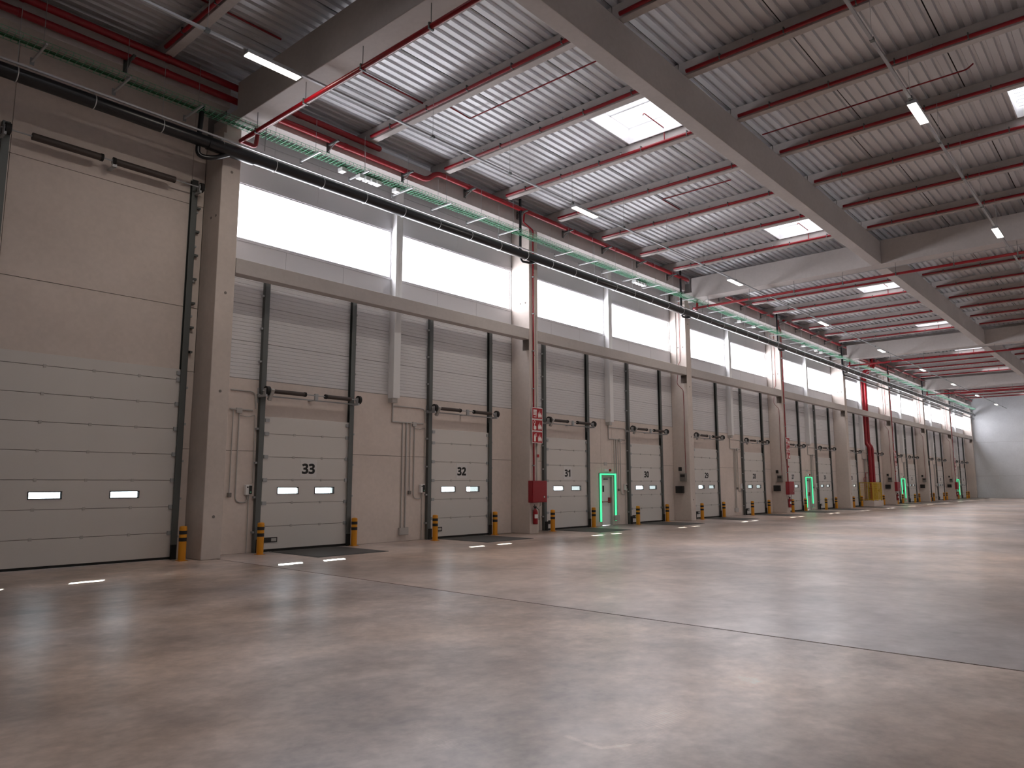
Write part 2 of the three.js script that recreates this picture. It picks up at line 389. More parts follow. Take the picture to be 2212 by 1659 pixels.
{ // ceiling: profiled steel deck sheets between the purlins, roof build-up above, with openings for the skylights
  const roof = thing('ceiling', 'profiled white steel roof deck on concrete purlins', 'ceiling', [0, 0, 0], null, 'structure');
  const PITCH = 0.262, cache = new Map();
  const sheet = (n, len) => {
    const key = n + '_' + len.toFixed(2);
    if (!cache.has(key)) {
      const prof = [];                                             // seen from below: flat pans, narrow raised ribs
      for (let i = 0; i < n; i++) { const x = i * PITCH; prof.push([x, 0], [x + 0.145, 0], [x + 0.17, 0.06], [x + 0.237, 0.06], [x + PITCH, 0]); }
      const pos = [], nor = [], uv = [];
      for (let i = 1; i < prof.length; i++) {
        const [x0, y0] = prof[i - 1], [x1, y1] = prof[i]; if (x1 - x0 < 1e-6) continue;
        const L = Math.hypot(x1 - x0, y1 - y0), nx = (y1 - y0) / L, ny = -(x1 - x0) / L;
        const q = [[x0, y0, 0], [x1, y1, 0], [x1, y1, -len], [x0, y0, -len]];
        for (const t of [0, 2, 1, 0, 3, 2]) { pos.push(...q[t]); nor.push(nx, ny, 0); uv.push(q[t][0], q[t][2]); }
      }
      const g = new THREE.BufferGeometry();
      g.setAttribute('position', new THREE.Float32BufferAttribute(pos, 3)); g.setAttribute('normal', new THREE.Float32BufferAttribute(nor, 3)); g.setAttribute('uv', new THREE.Float32BufferAttribute(uv, 2));
      cache.set(key, g);
    }
    return cache.get(key);
  };
  const lay = (x0, x1, s0, s1) => {                                // sheets of up to eleven pans, a dark seam between them
    const N = Math.max(1, Math.round((x1 - x0) / PITCH)), m = Math.ceil(N / 11), k = (x1 - x0 - 0.025 * (m - 1)) / (N * PITCH);
    for (let i = 0, x = x0, left = N; i < m; i++) {
      const n = Math.ceil(left / (m - i)), o = put(roof, 'deck_sheet', sheet(n, s1 - s0), M.deck); o.position.set(x, DECK, -s0); o.scale.x = k;
      x += n * PITCH * k + 0.025; left -= n;
    }
  };
  const slabs = [], rows = [S_BACK, ...PURLIN.map((s) => s + 0.105), S_FAR];
  for (let i = 1; i < rows.length; i++) {
    const a = rows[i - 1], b = rows[i], sk = SKY.filter((q) => q[2] < b - 0.2 && q[3] > a + 0.2);
    if (b - a < 0.3) continue;
    const bays = [[0.0, 9.7], [9.72, 19.6]];
    for (const [x0, x1] of bays) {
      const q = sk.find((v) => v[0] > x0 && v[1] < x1);
      if (!q) lay(x0, x1, a, b);
      else { lay(x0, q[0], a, b); lay(q[1], x1, a, b); if (q[2] - a > 0.1) lay(q[0], q[1], a, q[2]); if (b - q[3] > 0.1) lay(q[0], q[1], q[3], b); }
    }
    const cuts = sk.slice().sort((p, q) => p[0] - q[0]); let x = -0.24;
    for (const q of cuts) { slabs.push(bx(x, q[0], DECK + 0.075, DECK + 0.25, a, b)); if (q[2] > a) slabs.push(bx(q[0], q[1], DECK + 0.075, DECK + 0.25, a, q[2])); if (b > q[3]) slabs.push(bx(q[0], q[1], DECK + 0.075, DECK + 0.25, q[3], b)); x = q[1]; }
    slabs.push(bx(x, X_END + 0.2, DECK + 0.075, DECK + 0.25, a, b));
  }
  put(roof, 'roof_build_up', merge(slabs), M.slab);
  put(roof, 'plain_soffit', bx(19.62, X_END, DECK, DECK + 0.07, S_BACK, S_FAR), M.deck);
  SKY.forEach(([x0, x1, s0, s1, slats], i) => {
    const [o1, w1] = past(slats ? 'vent' : 'skylight', s0);
    const o = thing('skylight', slats ? `${o1} bright roof vent with pale slats ${w1}` : `${o1} bright square skylight with deep white curb ${w1}`, 'skylight', [(x0 + x1) / 2, DECK, (s0 + s1) / 2], slats ? 'slatted roof vents' : 'roof skylights beside the girder', 'structure');
    const w = (x1 - x0) / 2, d = (s1 - s0) / 2, H = 0.5, t = 0.03;
    for (const g of [bx(-w, -w + t, -0.02, H, -d, d), bx(w - t, w, -0.02, H, -d, d), bx(-w + t, w - t, -0.02, H, -d, -d + t), bx(-w + t, w - t, -0.02, H, d - t, d)]) put(o, 'curb', g, M.white);
    put(o, 'window_pane', bx(-w, w, H, H + 0.04, -d, d), M.skyPane);
    put(o, 'glazing_bar', bx(-w, w, H - 0.03, H, -0.015, 0.015), M.galvBright);
    if (slats) for (let j = 0; j < 9; j++) { const g = bx(-w + 0.1, w - 0.1, -0.006, 0.006, -0.05, 0.05); g.rotateX(0.5); const m = put(o, 'slat', g, M.galvBright); m.position.set(0, 0.25, d * (0.85 - 0.21 * j)); }
    const R = new THREE.RectAreaLight(DAY, SKYLIGHT_LIGHT, 2 * w - 0.1, 2 * d - 0.1); R.position.set(0, H - 0.04, 0); R.rotation.x = -Math.PI / 2; o.add(R);
  });
}

// ------------------------------------------------------------------ dock doors
function digits(n) {
  const c = document.createElement('canvas'); c.width = c.height = 128; const x = c.getContext('2d');
  x.fillStyle = '#d9d6d4'; x.fillRect(0, 0, 128, 128); x.fillStyle = '#151515'; x.font = 'bold 100px sans-serif'; x.textAlign = 'center'; x.textBaseline = 'middle';
  x.save(); x.translate(64, 68); x.scale(0.98, 1); x.lineWidth = 5; x.lineJoin = 'round'; x.strokeStyle = '#151515'; x.fillText(String(n), 0, 0); x.strokeText(String(n), 0, 0); x.restore();
  const t = new THREE.CanvasTexture(c); t.colorSpace = THREE.SRGBColorSpace; return t;
}
function facePlane(w, h) { const g = new THREE.PlaneGeometry(w, h); g.rotateY(Math.PI / 2); return g; }
function panelWithWindows(len, y0, y1, wins, t = 0.05) {
  const sh = new THREE.Shape(); sh.moveTo(0, y0); sh.lineTo(len, y0); sh.lineTo(len, y1); sh.lineTo(0, y1); sh.closePath();
  for (const [a, b, c, d] of wins) { const p = new THREE.Path(); p.moveTo(a, c); p.lineTo(a, d); p.lineTo(b, d); p.lineTo(b, c); p.closePath(); sh.holes.push(p); }
  const g = new THREE.ExtrudeGeometry(sh, { depth: t, bevelEnabled: false });
  g.rotateY(Math.PI / 2); return metreUV(g);                        // shape x -> -z (s), depth -> +x
}
function sectionalDoor(root, len, ys, winPanel, wins, nh, trackTop, shaftY, shaftX, sr = 0.058) {
  // ys: panel borders; everything in local [x, y, s] with s from 0 to len
  for (let i = 1; i < ys.length; i++) {
    const y0 = ys[i - 1] + 0.005, y1 = i === ys.length - 1 ? ys[i] + 0.02 : ys[i] - 0.005;
    put(root, 'panel', i - 1 === winPanel ? panelWithWindows(len, y0, y1, wins) : bx(0.002, 0.05, y0, y1, -0.03, len + 0.03, 0.006), M.door);
  }
  put(root, 'panel_backing', merge(ys.slice(1, -1).map((y) => bx(-0.005, 0.035, y - 0.012, y + 0.012, 0, len))), M.core);
  for (const [a, b, c, d] of wins) {
    const f = put(root, 'window_frame', merge([bx(-0.01, 0.062, c - 0.02, c, a - 0.02, b + 0.02), bx(-0.01, 0.062, d, d + 0.02, a - 0.02, b + 0.02), bx(-0.01, 0.062, c, d, a - 0.02, a), bx(-0.01, 0.062, c, d, b, b + 0.02)]), M.blackMatt);
    put(f, 'window_pane', bx(0.02, 0.026, c, d, a, b), M.glass);
  }
  const hg = [];
  for (const y of ys.slice(1, -1)) for (let j = 1; j <= nh; j++) hg.push(bx(0.05, 0.062, y - 0.035, y + 0.03, len * j / (nh + 1) - 0.03, len * j / (nh + 1) + 0.03));
  put(root, 'hinges', merge(hg), M.plastic).userData.kind = 'stuff';
  const rl = [];
  for (const y of [...ys.slice(1, -1), ys[ys.length - 1] - 0.08]) for (const s of [0.02, len - 0.1]) rl.push(bx(0.05, 0.085, y - 0.045, y + 0.045, s - 0.02, s + 0.1));
  put(root, 'rollers', merge(rl), M.galv).userData.kind = 'stuff';
  put(root, 'bottom_seal', bx(-0.01, 0.045, 0.002, ys[0] + 0.006, -0.03, len + 0.03), M.rubber);
  for (const s of [-0.2, len - 0.04]) {
    const t = put(root, 'track', merge([bx(0.004, 0.012, 0, trackTop, s + 0.0, s + 0.15), bx(0.012, 0.12, 0, trackTop, s + (s < 0 ? 0.0 : 0.135), s + (s < 0 ? 0.015 : 0.15)), bx(0.105, 0.12, 0, trackTop, s + 0.0, s + 0.15)]), M.track);
    const br = []; for (let y = 0.5; y < trackTop - 0.2; y += 0.9) br.push(bx(0.0, 0.10, y, y + 0.05, s < 0 ? s - 0.05 : s + 0.15, s < 0 ? s : s + 0.2));
    put(t, 'track_clips', merge(br), M.galv).userData.kind = 'stuff';
    put(root, 'corner_guard', bx(0.1, 0.16, 0.0, 0.34, s < 0 ? s + 0.05 : s, s < 0 ? s + 0.17 : s + 0.12), M.rubber);
  }
  const y = shaftY, x = shaftX;
  put(root, 'shaft', rod([x, y, -0.28], [x, y, len + 0.2], 0.016), M.galv);
  for (const [a, b] of sr > 0.06 ? [[0.3, 1.7], [1.97, 3.37]] : [[-0.02, len * 0.37], [len * 0.62, len * 0.93]]) put(root, 'torsion_spring', rod([x, y, a], [x, y, b], sr, 14), M.spring);
  for (const s of sr > 0.06 ? [1.7, 1.97] : [len * 0.37, len * 0.62]) put(root, 'spring_cone', rod([x, y, s - 0.04], [x, y, s + 0.02], sr + 0.008, 12), M.rubber);
  for (const [a, b] of [[-0.2, -0.1], [len + 0.06, len + 0.13]]) {
    const d = put(root, 'cable_drum', rod([x, y, a], [x, y, b], 0.125, 18), M.blackMatt);
    put(d, 'drum_hub', rod([x, y, a - 0.02], [x, y, b + 0.02], 0.045, 12), M.galv);
  }
  for (const s of [-0.23, len + 0.02]) put(root, 'bearing_plate', merge([bx(0.0, x + 0.08, y - 0.16, y - 0.1, s, s + 0.05), bx(x - 0.06, x + 0.06, y - 0.12, y + 0.06, s, s + 0.02), bx(0, 0.02, y - 0.3, y + 0.1, s, s + 0.06)]), M.galv);
  put(root, 'bearing_plate', merge([bx(0.0, x, y - 0.14, y - 0.12, len / 2 - 0.04, len / 2 + 0.04), bx(x - 0.03, x + 0.03, y - 0.14, y + 0.05, len / 2 - 0.05, len / 2 + 0.05)]), M.galv);
  if (sr < 0.06) put(root, 'cross_rail', bx(0.16, 0.21, y - 0.135, y - 0.105, -0.1, len + 0.05), M.galv);
  return root;
}
const YS = [0.06, 0.656, 1.268, 1.88, 2.49, 3.105, 3.545];
const WINS = [[0.46, 1.08, 1.515, 1.665], [1.63, 2.25, 1.515, 1.665]];
const proto = new THREE.Group(); proto.name = 'door';
sectionalDoor(proto, DW, YS, 2, WINS, 2, 7.3, 4.22, 0.35);
{ // gear housing at the chain side, lift handle
  const g = bx(-0.05, 0.05, -0.17, 0.17, -0.05, 0.05, 0.02); g.rotateZ(-0.55); g.translate(0.40, 4.12, 0.06);
  put(proto, 'gear_housing', g, M.plastic);
  put(proto, 'lift_handle', merge([bx(0.05, 0.068, 0.24, 0.37, 0.11, 0.50)]), M.blackMatt);
  put(proto, 'lift_handle_recess', bx(0.066, 0.074, 0.265, 0.345, 0.32, 0.47), M.plastic);
}
const boxProto = new THREE.Group(); boxProto.name = 'control_box';
put(boxProto, 'housing', bx(0, 0.11, 0, 0.26, 0, 0.17, 0.012), M.white);
put(boxProto, 'cover', bx(0.11, 0.125, 0.02, 0.24, 0.085, 0.165), M.blackMatt);
put(boxProto, 'button', (() => { const g = new THREE.CylinderGeometry(0.018, 0.018, 0.02, 12); g.rotateZ(Math.PI / 2); g.translate(0.12, 0.2, -0.045); return g; })(), M.blackMatt);
put(boxProto, 'indicator', bx(0.125, 0.135, 0.05, 0.09, 0.11, 0.14), M.green);
const bollardProto = new THREE.Group(); bollardProto.name = 'bollard';
{
  const pts = [[0, 0], [0.086, 0], [0.086, 0.765], [0.078, 0.788], [0.05, 0.8], [0, 0.803]].map(([a, b]) => new THREE.Vector2(a, b));
  put(bollardProto, 'tube', new THREE.LatheGeometry(pts, 20), M.yellow);
  for (const y of [0.49, 0.65]) put(bollardProto, 'band', new THREE.CylinderGeometry(0.0872, 0.0872, 0.085, 20, 1, true).translate(0, y, 0), M.blackMatt, 'black band');
  put(bollardProto, 'base_plate', new THREE.BoxGeometry(0.2, 0.012, 0.2).translate(0, 0.006, 0), M.yellow);
}
const levProto = new THREE.Group(); levProto.name = 'dock_leveller';
put(levProto, 'platform', bx(0.42, 2.18, 0, 0.014, 0.02, 2.10), M.leveller);
put(levProto, 'lip', bx(0, 0.4, 0, 0.012, 0.04, 2.08), M.leveller);
put(levProto, 'frame', merge([bx(0, 2.22, 0, 0.009, -0.03, 0.01), bx(0, 2.22, 0, 0.009, 2.11, 2.15), bx(2.19, 2.24, 0, 0.009, -0.03, 2.15)]), M.track);
const shelterProto = new THREE.Group(); shelterProto.name = 'dock_shelter';
put(shelterProto, 'side_curtain', bx(-1.0, -0.26, 0, 4.1, -0.35, -0.25), M.track);
put(shelterProto, 'side_curtain', bx(-1.0, -0.26, 0, 4.1, DW + 0.15, DW + 0.25), M.track);
put(shelterProto, 'head_curtain', bx(-1.0, -0.26, 4.1, 4.2, -0.35, DW + 0.25), M.track);

let first = true;
for (let k = 0; k < 8; k++) for (let j = 0; j < 2; j++) {
  const num = doorNo(k, j), n = TENS[num], s0 = COL(k) + (j ? DOOR_B : DOOR_A);
  const d = proto.clone(); d.name = `door_${num}`; d.position.set(0, 0, -s0); scene.add(d);
  info(d, `grey sectional dock door with two slot windows, numbered ${n}`, 'dock door', 'numbered dock doors', 'structure');
  const plate = put(d, 'number_plate', bx(0.05, 0.056, 1.958, 2.44, 1.135, 1.65), M.white, `white plate with black number ${n}`);
  const pr = put(plate, 'number_print', facePlane(0.5, 0.47), new THREE.MeshStandardMaterial({ map: digits(num), roughness: 0.6 }));
  pr.position.set(0.0568, 2.2, -1.3925);
  const lv = copy(levProto, [0.14, 0, s0 + 0.26], `dark steel dock leveller plate in the floor before dock door ${n}`, 'dock levellers');
  info(lv, lv.userData.label, 'dock leveller', 'dock levellers');
  for (const [x, s, t] of [[0.60, -0.30, `clear of the wall by the control box of dock door ${n}`], [0.25, DW + 0.14, `tight against the wall past dock door ${n}`]]) {
    const b = bollardProto.clone(); b.name = numbered('bollard'); b.position.set(x, 0, -(s0 + s)); scene.add(b);
    info(b, `orange banded bollard ${t}`, 'bollard', 'bollards at the dock doors');
  }
  const cbx = boxProto.clone(); cbx.name = numbered('control_box'); cbx.position.set(0.002, 1.49, -(s0 - 0.49)); scene.add(cbx);
  info(cbx, `white and black control box on the wall beside dock door ${n}`, 'control box', 'dock door control boxes');
  const sl = shelterProto.clone(); sl.name = numbered('dock_shelter'); sl.position.set(0, 0, -s0); scene.add(sl);
  info(sl, `dark dock shelter outside the slot windows of dock door ${n}`, 'dock shelter', 'dock shelters');
  // conduits on the wall
  const q = thing('wall_conduit', `thin grey conduits and switch box on the wall before dock door ${n}`, 'conduit', [0, 0, s0], 'conduits beside the dock doors'), X = 0.028;
  const L = j ? -1.64 : -1.0;
  put(q, 'conduit', tube([[X, 3.70, L], [X, 3.70, -0.36]], 0.022), M.plastic);
  put(q, 'conduit', tube([[X, 4.20, L], [X, 4.20, -0.30], [X, 3.75, -0.27]], 0.018, 0.16), M.plastic);
  put(q, 'conduit', tube([[X, 3.70, -0.90], [X, 1.55, -0.90]], 0.014), M.plastic);
  put(q, 'conduit', tube([[X, 3.70, -0.73], [X, 1.30, -0.73], [X, 1.30, -0.40], [X, 1.5, -0.40]], 0.016, 0.2), M.plastic);
  put(q, 'conduit', tube([[X, 3.55, -0.72], [X, 3.52, -0.45], [X, 3.6, -0.28], [X, 1.8, -0.26]], 0.010, 0.08), M.plastic);
  put(q, 'conduit', tube([[X, 1.49, -0.36], [X, 0.0, -0.36]], 0.012), M.plastic);
  put(q, 'switch_box', bx(0, 0.07, 1.44, 1.55, -0.95, -0.85, 0.01), M.core);
  put(q, 'junction_box', bx(0, 0.06, 3.60, 3.74, -0.82, -0.66, 0.01), M.plastic);
  if (j) {
    put(q, 'conduit', tube([[X, 4.45, -1.64], [X, 3.70, -1.64]], 0.02), M.plastic);
    put(q, 'conduit', tube([[X, 3.70, -1.22], [X, 0.40, -1.22]], 0.018), M.plastic);
    put(q, 'conduit', tube([[X, 3.70, -1.06], [X, 0.40, -1.06]], 0.024), M.plastic);
    put(q, 'socket_box', bx(0, 0.1, 0.20, 0.42, -1.32, -0.96, 0.012), M.plastic);
  }
}
{ // the wide unnumbered door
  const d = thing('door_34', 'wide grey sectional door without number on the plain wall bay', 'dock door', [0, 0, 4.10], null, 'structure');
  sectionalDoor(d, 3.94, [0.05, 0.62, 1.236, 1.862, 2.485, 3.097, 3.706, 4.308, 4.55], 2, [[0.89, 1.50, 1.47, 1.60], [2.50, 3.11, 1.47, 1.60]], 3, 9.45, 9.2, 0.33, 0.08);
  const rungs = []; for (let y = 5.0; y < 9.2; y += 0.62) rungs.push(bx(0.01, 0.1, y, y + 0.05, 3.9 + 0.15, 3.9 + 0.26));
  put(d, 'track_bracket', merge(rungs), M.track);
  const b = bollardProto.clone(); b.name = numbered('bollard'); b.position.set(0.64, 0, -8.04); scene.add(b);
  info(b, 'orange banded bollard between the wide unnumbered door and its column', 'bollard', 'bollards at the dock doors');
}

// ------------------------------------------------------------------ emergency doors with green light frames
for (let k = 1; k < 8; k += 2) {
  const c = COL(k), where = `between dock doors ${doorWord(k, 0)} and ${doorWord(k, 1)}`;
  const d = thing(`door_${40 + k}`, `white emergency door with red push bar ${where}`, 'emergency door', [0, 0, c + EX0], null, 'structure');
  const w = EX1 - EX0;
  put(d, 'leaf', bx(-0.15, -0.10, 0.01, 2.04, 0.03, w - 0.03), M.white);
  put(d, 'frame', merge([bx(-0.16, 0.004, 0, 2.06, 0, 0.03), bx(-0.16, 0.004, 0, 2.06, w - 0.03, w), bx(-0.16, 0.004, 2.04, 2.06, 0, w)]), M.plastic);
  const pb = put(d, 'push_bar', merge([rod([-0.03, 1.0, 0.08], [-0.03, 1.0, w - 0.16], 0.018), bx(-0.1, -0.02, 0.96, 1.04, 0.06, 0.1), bx(-0.1, -0.01, 0.95, 1.18, w - 0.2, w - 0.1)]), M.redDark);
  put(d, 'door_closer', bx(-0.1, -0.04, 1.93, 1.99, 0.3, 0.55), M.track);
  put(d, 'label_plate', bx(-0.1, -0.095, 1.42, 1.68, 0.22, 0.34), M.blackMatt);
  const lf = thing('exit_light_frame', `glowing green light frame around the emergency door ${where}`, 'exit light', [0, 0, c + EX0], 'green exit light frames');
  for (const g of [bx(0.03, 0.09, 0.18, 2.2, -0.17, -0.11), bx(0.03, 0.09, 0.18, 2.2, w + 0.12, w + 0.18), bx(0.03, 0.09, 2.14, 2.2, -0.11, w + 0.12)]) put(lf, 'light_tube', g, M.greenGlow);
  put(lf, 'channel', merge([bx(0.0, 0.03, 0.18, 2.22, -0.19, -0.10), bx(0.0, 0.03, 0.18, 2.22, w + 0.11, w + 0.2), bx(0.0, 0.03, 2.12, 2.22, -0.19, w + 0.2)]), M.track);
  const R = new THREE.RectAreaLight(rgb(0.08, 1.0, 0.42), 0.8, 0.06, 2.0); R.rotation.y = Math.PI / 2 + Math.PI; R.position.set(0.1, 1.2, 0.14); lf.add(R);
  const R2 = new THREE.RectAreaLight(rgb(0.08, 1.0, 0.42), 0.8, 0.06, 2.0); R2.rotation.y = -Math.PI / 2; R2.position.set(0.1, 1.2, -(w + 0.15)); lf.add(R2);
  const em = thing('emergency_lamp', `small emergency lamp and red beacon above the emergency door ${where}`, 'emergency lamp', [0, 2.28, c + EX0 + 0.2], 'emergency lamps');
  put(em, 'housing', bx(0, 0.06, 0, 0.12, 0.04, 0.30, 0.01), M.white);
  put(em, 'beacon', (() => { const g = new THREE.SphereGeometry(0.06, 14, 10); g.translate(0.05, 0.06, -0.4); return g; })(), M.signRed);
  put(em, 'pictogram_plate', bx(0, 0.012, 0.26, 0.40, 0.02, 0.24), M.plastic);
}

// ------------------------------------------------------------------ fire points on the riser columns
function signArt(draw) {
  const c = document.createElement('canvas'); c.width = 192; c.height = 128; const x = c.getContext('2d');
  x.fillStyle = '#f0e9e6'; x.fillRect(0, 0, 192, 128); x.fillStyle = '#a3101a'; x.fillRect(5, 5, 182, 118); x.fillStyle = '#f0e9e6'; x.strokeStyle = '#f0e9e6';
  draw(x); flames(x);
  const t = new THREE.CanvasTexture(c); t.colorSpace = THREE.SRGBColorSpace;
  return new THREE.MeshStandardMaterial({ map: t, roughness: 0.55 });
}
function flames(x) {
  for (const [a, h] of [[118, 70], [140, 92], [162, 64]]) { x.beginPath(); x.moveTo(a, 112); x.quadraticCurveTo(a - 20, 112 - h * 0.35, a + 4, 112 - h); x.quadraticCurveTo(a + 2, 112 - h * 0.55, a + 14, 112 - h * 0.6); x.quadraticCurveTo(a + 18, 112 - h * 0.15, a, 112); x.fill(); }
}
const ART = [
  signArt((x) => { x.fillRect(24, 22, 62, 62); x.fillStyle = '#a3101a'; for (let i = 0; i < 3; i++) x.fillRect(24, 38 + i * 16, 62, 4); x.fillStyle = '#f0e9e6'; x.fillRect(70, 84, 8, 26); x.fillRect(30, 100, 46, 8); }),
  signArt((x) => { x.lineWidth = 7; x.beginPath(); x.arc(46, 30, 15, 0, 7); x.stroke(); x.fillRect(40, 52, 10, 30); x.beginPath(); x.roundRect(30, 70, 46, 42, 10); x.fill(); }),
  signArt((x) => { x.beginPath(); x.roundRect(34, 44, 34, 68, 8); x.fill(); x.fillRect(44, 30, 14, 14); x.lineWidth = 5; x.beginPath(); x.moveTo(50, 32); x.lineTo(76, 22); x.lineTo(82, 60); x.stroke(); }),
];
for (let k = 1; k < 8; k += 2) {
  const c = COL(k), at = `on the column ${BETWEEN(k)}`;
  const r = thing('fire_riser', `red fire riser pipe running down ${at}`, 'riser pipe', [CX, 0, c], 'fire risers');
  put(r, 'pipe', tube([[0.06, 1.88, 0.16], [0.06, 11.2, 0.16]], 0.03), M.red);
  put(r, 'offset', tube([[0.06, 11.2, 0.16], [0.06, 11.25, 0.10], [0.16, 11.35, -0.5], [0.2, 11.7, -0.5]], 0.03, 0.05), M.red);
  put(r, 'conduit', rod([0.03, 1.88, 0.36], [0.03, 8.0, 0.36], 0.014), M.plastic);
  const cl_ = []; for (let y = 2.4; y < 11; y += 1.4) cl_.push(bx(0, 0.1, y, y + 0.04, 0.12, 0.2));
  put(r, 'clamps', merge(cl_), M.galv).userData.kind = 'stuff';
  const KIND = ['hose reel', 'call point', 'extinguisher'];
  for (let i = 0; i < 3; i++) {
    const y = 4.10 - i * 0.435;
    const sg = thing('fire_sign', `red ${KIND[i]} sign with flames ${at}`, 'sign', [CX + 0.1, y, c], 'red fire signs on the columns');
    put(sg, 'plate', bx(0, 0.012, 0, 0.425, 0, 0.61, 0.004), M.white);
    const pr = put(sg, 'print', facePlane(0.6, 0.415), ART[i]); pr.position.set(0.0128, 0.2125, -0.305);
    put(sg, 'bracket', bx(-0.098, 0, 0.19, 0.23, 0.3, 0.4), M.galv);
  }
  const h = thing('hose_cabinet', `red fire hose cabinet ${at}`, 'hose cabinet', [CX, 1.1, c], 'fire hose cabinets');
  put(h, 'body', bx(0.002, 0.2, 0, 0.78, -0.10, 0.73, 0.012), M.red);
  const dr = put(h, 'door', bx(0.202, 0.215, 0.02, 0.76, -0.08, 0.71, 0.005), M.red);
  put(dr, 'latch', (() => { const g = new THREE.CylinderGeometry(0.03, 0.03, 0.02, 14); g.rotateZ(Math.PI / 2); g.translate(0.222, 0.2, -0.55); return g; })(), M.white);
  put(h, 'outlet', tube([[0.1, 0, 0.5], [0.1, -0.12, 0.5], [0.12, -0.16, 0.4], [0.12, -0.3, 0.1]], 0.02, 0.06), M.plastic);
  const e = thing('fire_extinguisher', `red fire extinguisher hanging low ${at}`, 'fire extinguisher', [CX + 0.11, 0.34, c + 0.17], 'fire extinguishers');
  put(e, 'cylinder', new THREE.LatheGeometry([[0, 0], [0.085, 0], [0.09, 0.03], [0.09, 0.42], [0.07, 0.49], [0.03, 0.53], [0.03, 0.56], [0, 0.56]].map((p) => new THREE.Vector2(...p)), 18), M.red);
  put(e, 'valve', merge([bx(-0.03, 0.03, 0.555, 0.61, -0.03, 0.03), bx(-0.02, 0.02, 0.6, 0.63, -0.1, 0.05)]), M.blackMatt);
  put(e, 'hose', tube([[0.03, 0.58, 0.03], [0.1, 0.52, 0.08], [0.1, 0.15, 0.08]], 0.011, 0.06), M.rubber);
  put(e, 'label', (() => { const g = new THREE.CylinderGeometry(0.0908, 0.0908, 0.14, 12, 1, true, 0.4, 1.8); g.translate(0, 0.28, 0); return g; })(), M.white);
  put(e, 'wall_hook', bx(-0.11, -0.08, 0.3, 0.5, -0.03, 0.03), M.galv);
  solo('call_point', bx(0, 0.06, 0, 0.11, 0, 0.11, 0.008), M.signRed, `small red manual call point ${at}`, 'call point', 'call points', null, [CX + 0.001, 2.72, c + 0.36]);
}

// ------------------------------------------------------------------ switch boxes on the near sides of the other columns
for (const k of [2, 3, 5, 6, 7]) {
  const o = thing('switch_panel', `black switch boxes on the side of the column ${BETWEEN(k)}`, 'switch box', [0, 0, COL(k)], 'switch boxes on the columns');
  put(o, 'power_box', bx(0.17, 0.56, 1.31, 1.65, -0.18, -0.002, 0.012), M.blackMatt);
  put(o, 'fuse_box', bx(0.40, 0.71, 1.87, 2.26, -0.14, -0.002, 0.012), M.core);
  put(o, 'fuse_box_window', bx(0.44, 0.67, 2.08, 2.2, -0.15, -0.14), M.blackMatt);
  put(o, 'bell_box', bx(0.32, 0.46, 2.38, 2.56, -0.1, -0.002, 0.012), M.blackMatt);
  put(o, 'conduit', tube([[0.68, 2.26, -0.03], [0.68, 6.3, -0.03], [0.5, 6.6, -0.3], [0.46, 7.6, -0.03], [0.56, 7.75, -0.03], [0.56, 11.0, -0.03]], 0.012, 0.1), M.redDark);
  put(o, 'conduit', rod([0.36, 7.6, -0.03], [0.36, 11.0, -0.03], 0.02), M.plastic);
}

// ------------------------------------------------------------------ sprinkler valve station
{
  const s = 61.5, o = thing('valve_station', 'yellow mesh cage on a concrete plinth around red sprinkler valves', 'valve station', [0, 0, s]);
  put(o, 'plinth', bx(0.02, 1.05, 0, 0.42, 0, 2.6, 0.01), M.concrete);
  const posts = []; for (const [x, t] of [[0.05, 0.05], [1.0, 0.05], [1.0, 1.2], [1.0, 2.35], [0.05, 2.35]]) put(o, 'post', bx(x - 0.03, x + 0.03, 0.42, 1.85, t - 0.03, t + 0.03), M.yellowCage);
  const mesh = (a, b, x0, x1) => {
    const g = [];
    for (const y of [0.48, 1.8]) g.push(bx(Math.min(x0, x1) - 0.015, Math.max(x0, x1) + 0.015, y, y + 0.05, Math.min(a, b) - 0.015, Math.max(a, b) + 0.015));
    const n = Math.round((Math.abs(b - a) + Math.abs(x1 - x0)) / 0.07);
    for (let i = 1; i < n; i++) { const t = i / n, x = x0 + (x1 - x0) * t, q = a + (b - a) * t; g.push(bx(x - 0.006, x + 0.006, 0.5, 1.82, q - 0.006, q + 0.006)); }
    for (let y = 0.62; y < 1.8; y += 0.16) g.push(bx(Math.min(x0, x1) - 0.005, Math.max(x0, x1) + 0.005, y, y + 0.01, Math.min(a, b) - 0.005, Math.max(a, b) + 0.005));
    put(o, 'mesh_panel', merge(g), M.yellowCage);
  };
  mesh(0.05, 0.05, 0.05, 1.0); mesh(0.05, 1.2, 1.0, 1.0); mesh(1.2, 2.35, 1.0, 1.0); mesh(2.35, 2.35, 0.05, 1.0);
  const pz = thing('sprinkler_riser', 'pair of thick red sprinkler risers rising from the yellow cage to the roof', 'riser pipe', [0, 0, s]);
  for (const t of [1.6, 2.35]) {
    put(pz, 'pipe', tube([[0.5, 0.42, t], [0.5, 4.65, t], [0.28, 4.95, t], [0.28, 10.0, t], [0.28, 10.5, t], [1.1, 11.3, t], [1.1, 11.77, t]], 0.13, 0.3, 16), M.red);
    put(pz, 'valve', merge([rod([0.5, 1.0, t], [0.5, 1.08, t], 0.2, 18), rod([0.5, 1.32, t], [0.5, 1.4, t], 0.2, 18), rod([0.5, 1.2, t], [0.85, 1.2, t], 0.05), rod([0.84, 1.2, t], [0.86, 1.2, t], 0.14, 18)]), M.redDark);
  }
  put(pz, 'trim_pipes', merge([tube([[0.3, 0.42, 0.9], [0.3, 2.6, 0.9], [0.3, 2.6, 1.5]], 0.03, 0.1), tube([[0.25, 0.42, 0.6], [0.25, 2.2, 0.6], [0.25, 2.2, 1.4]], 0.025, 0.1)]), M.redDark);
}

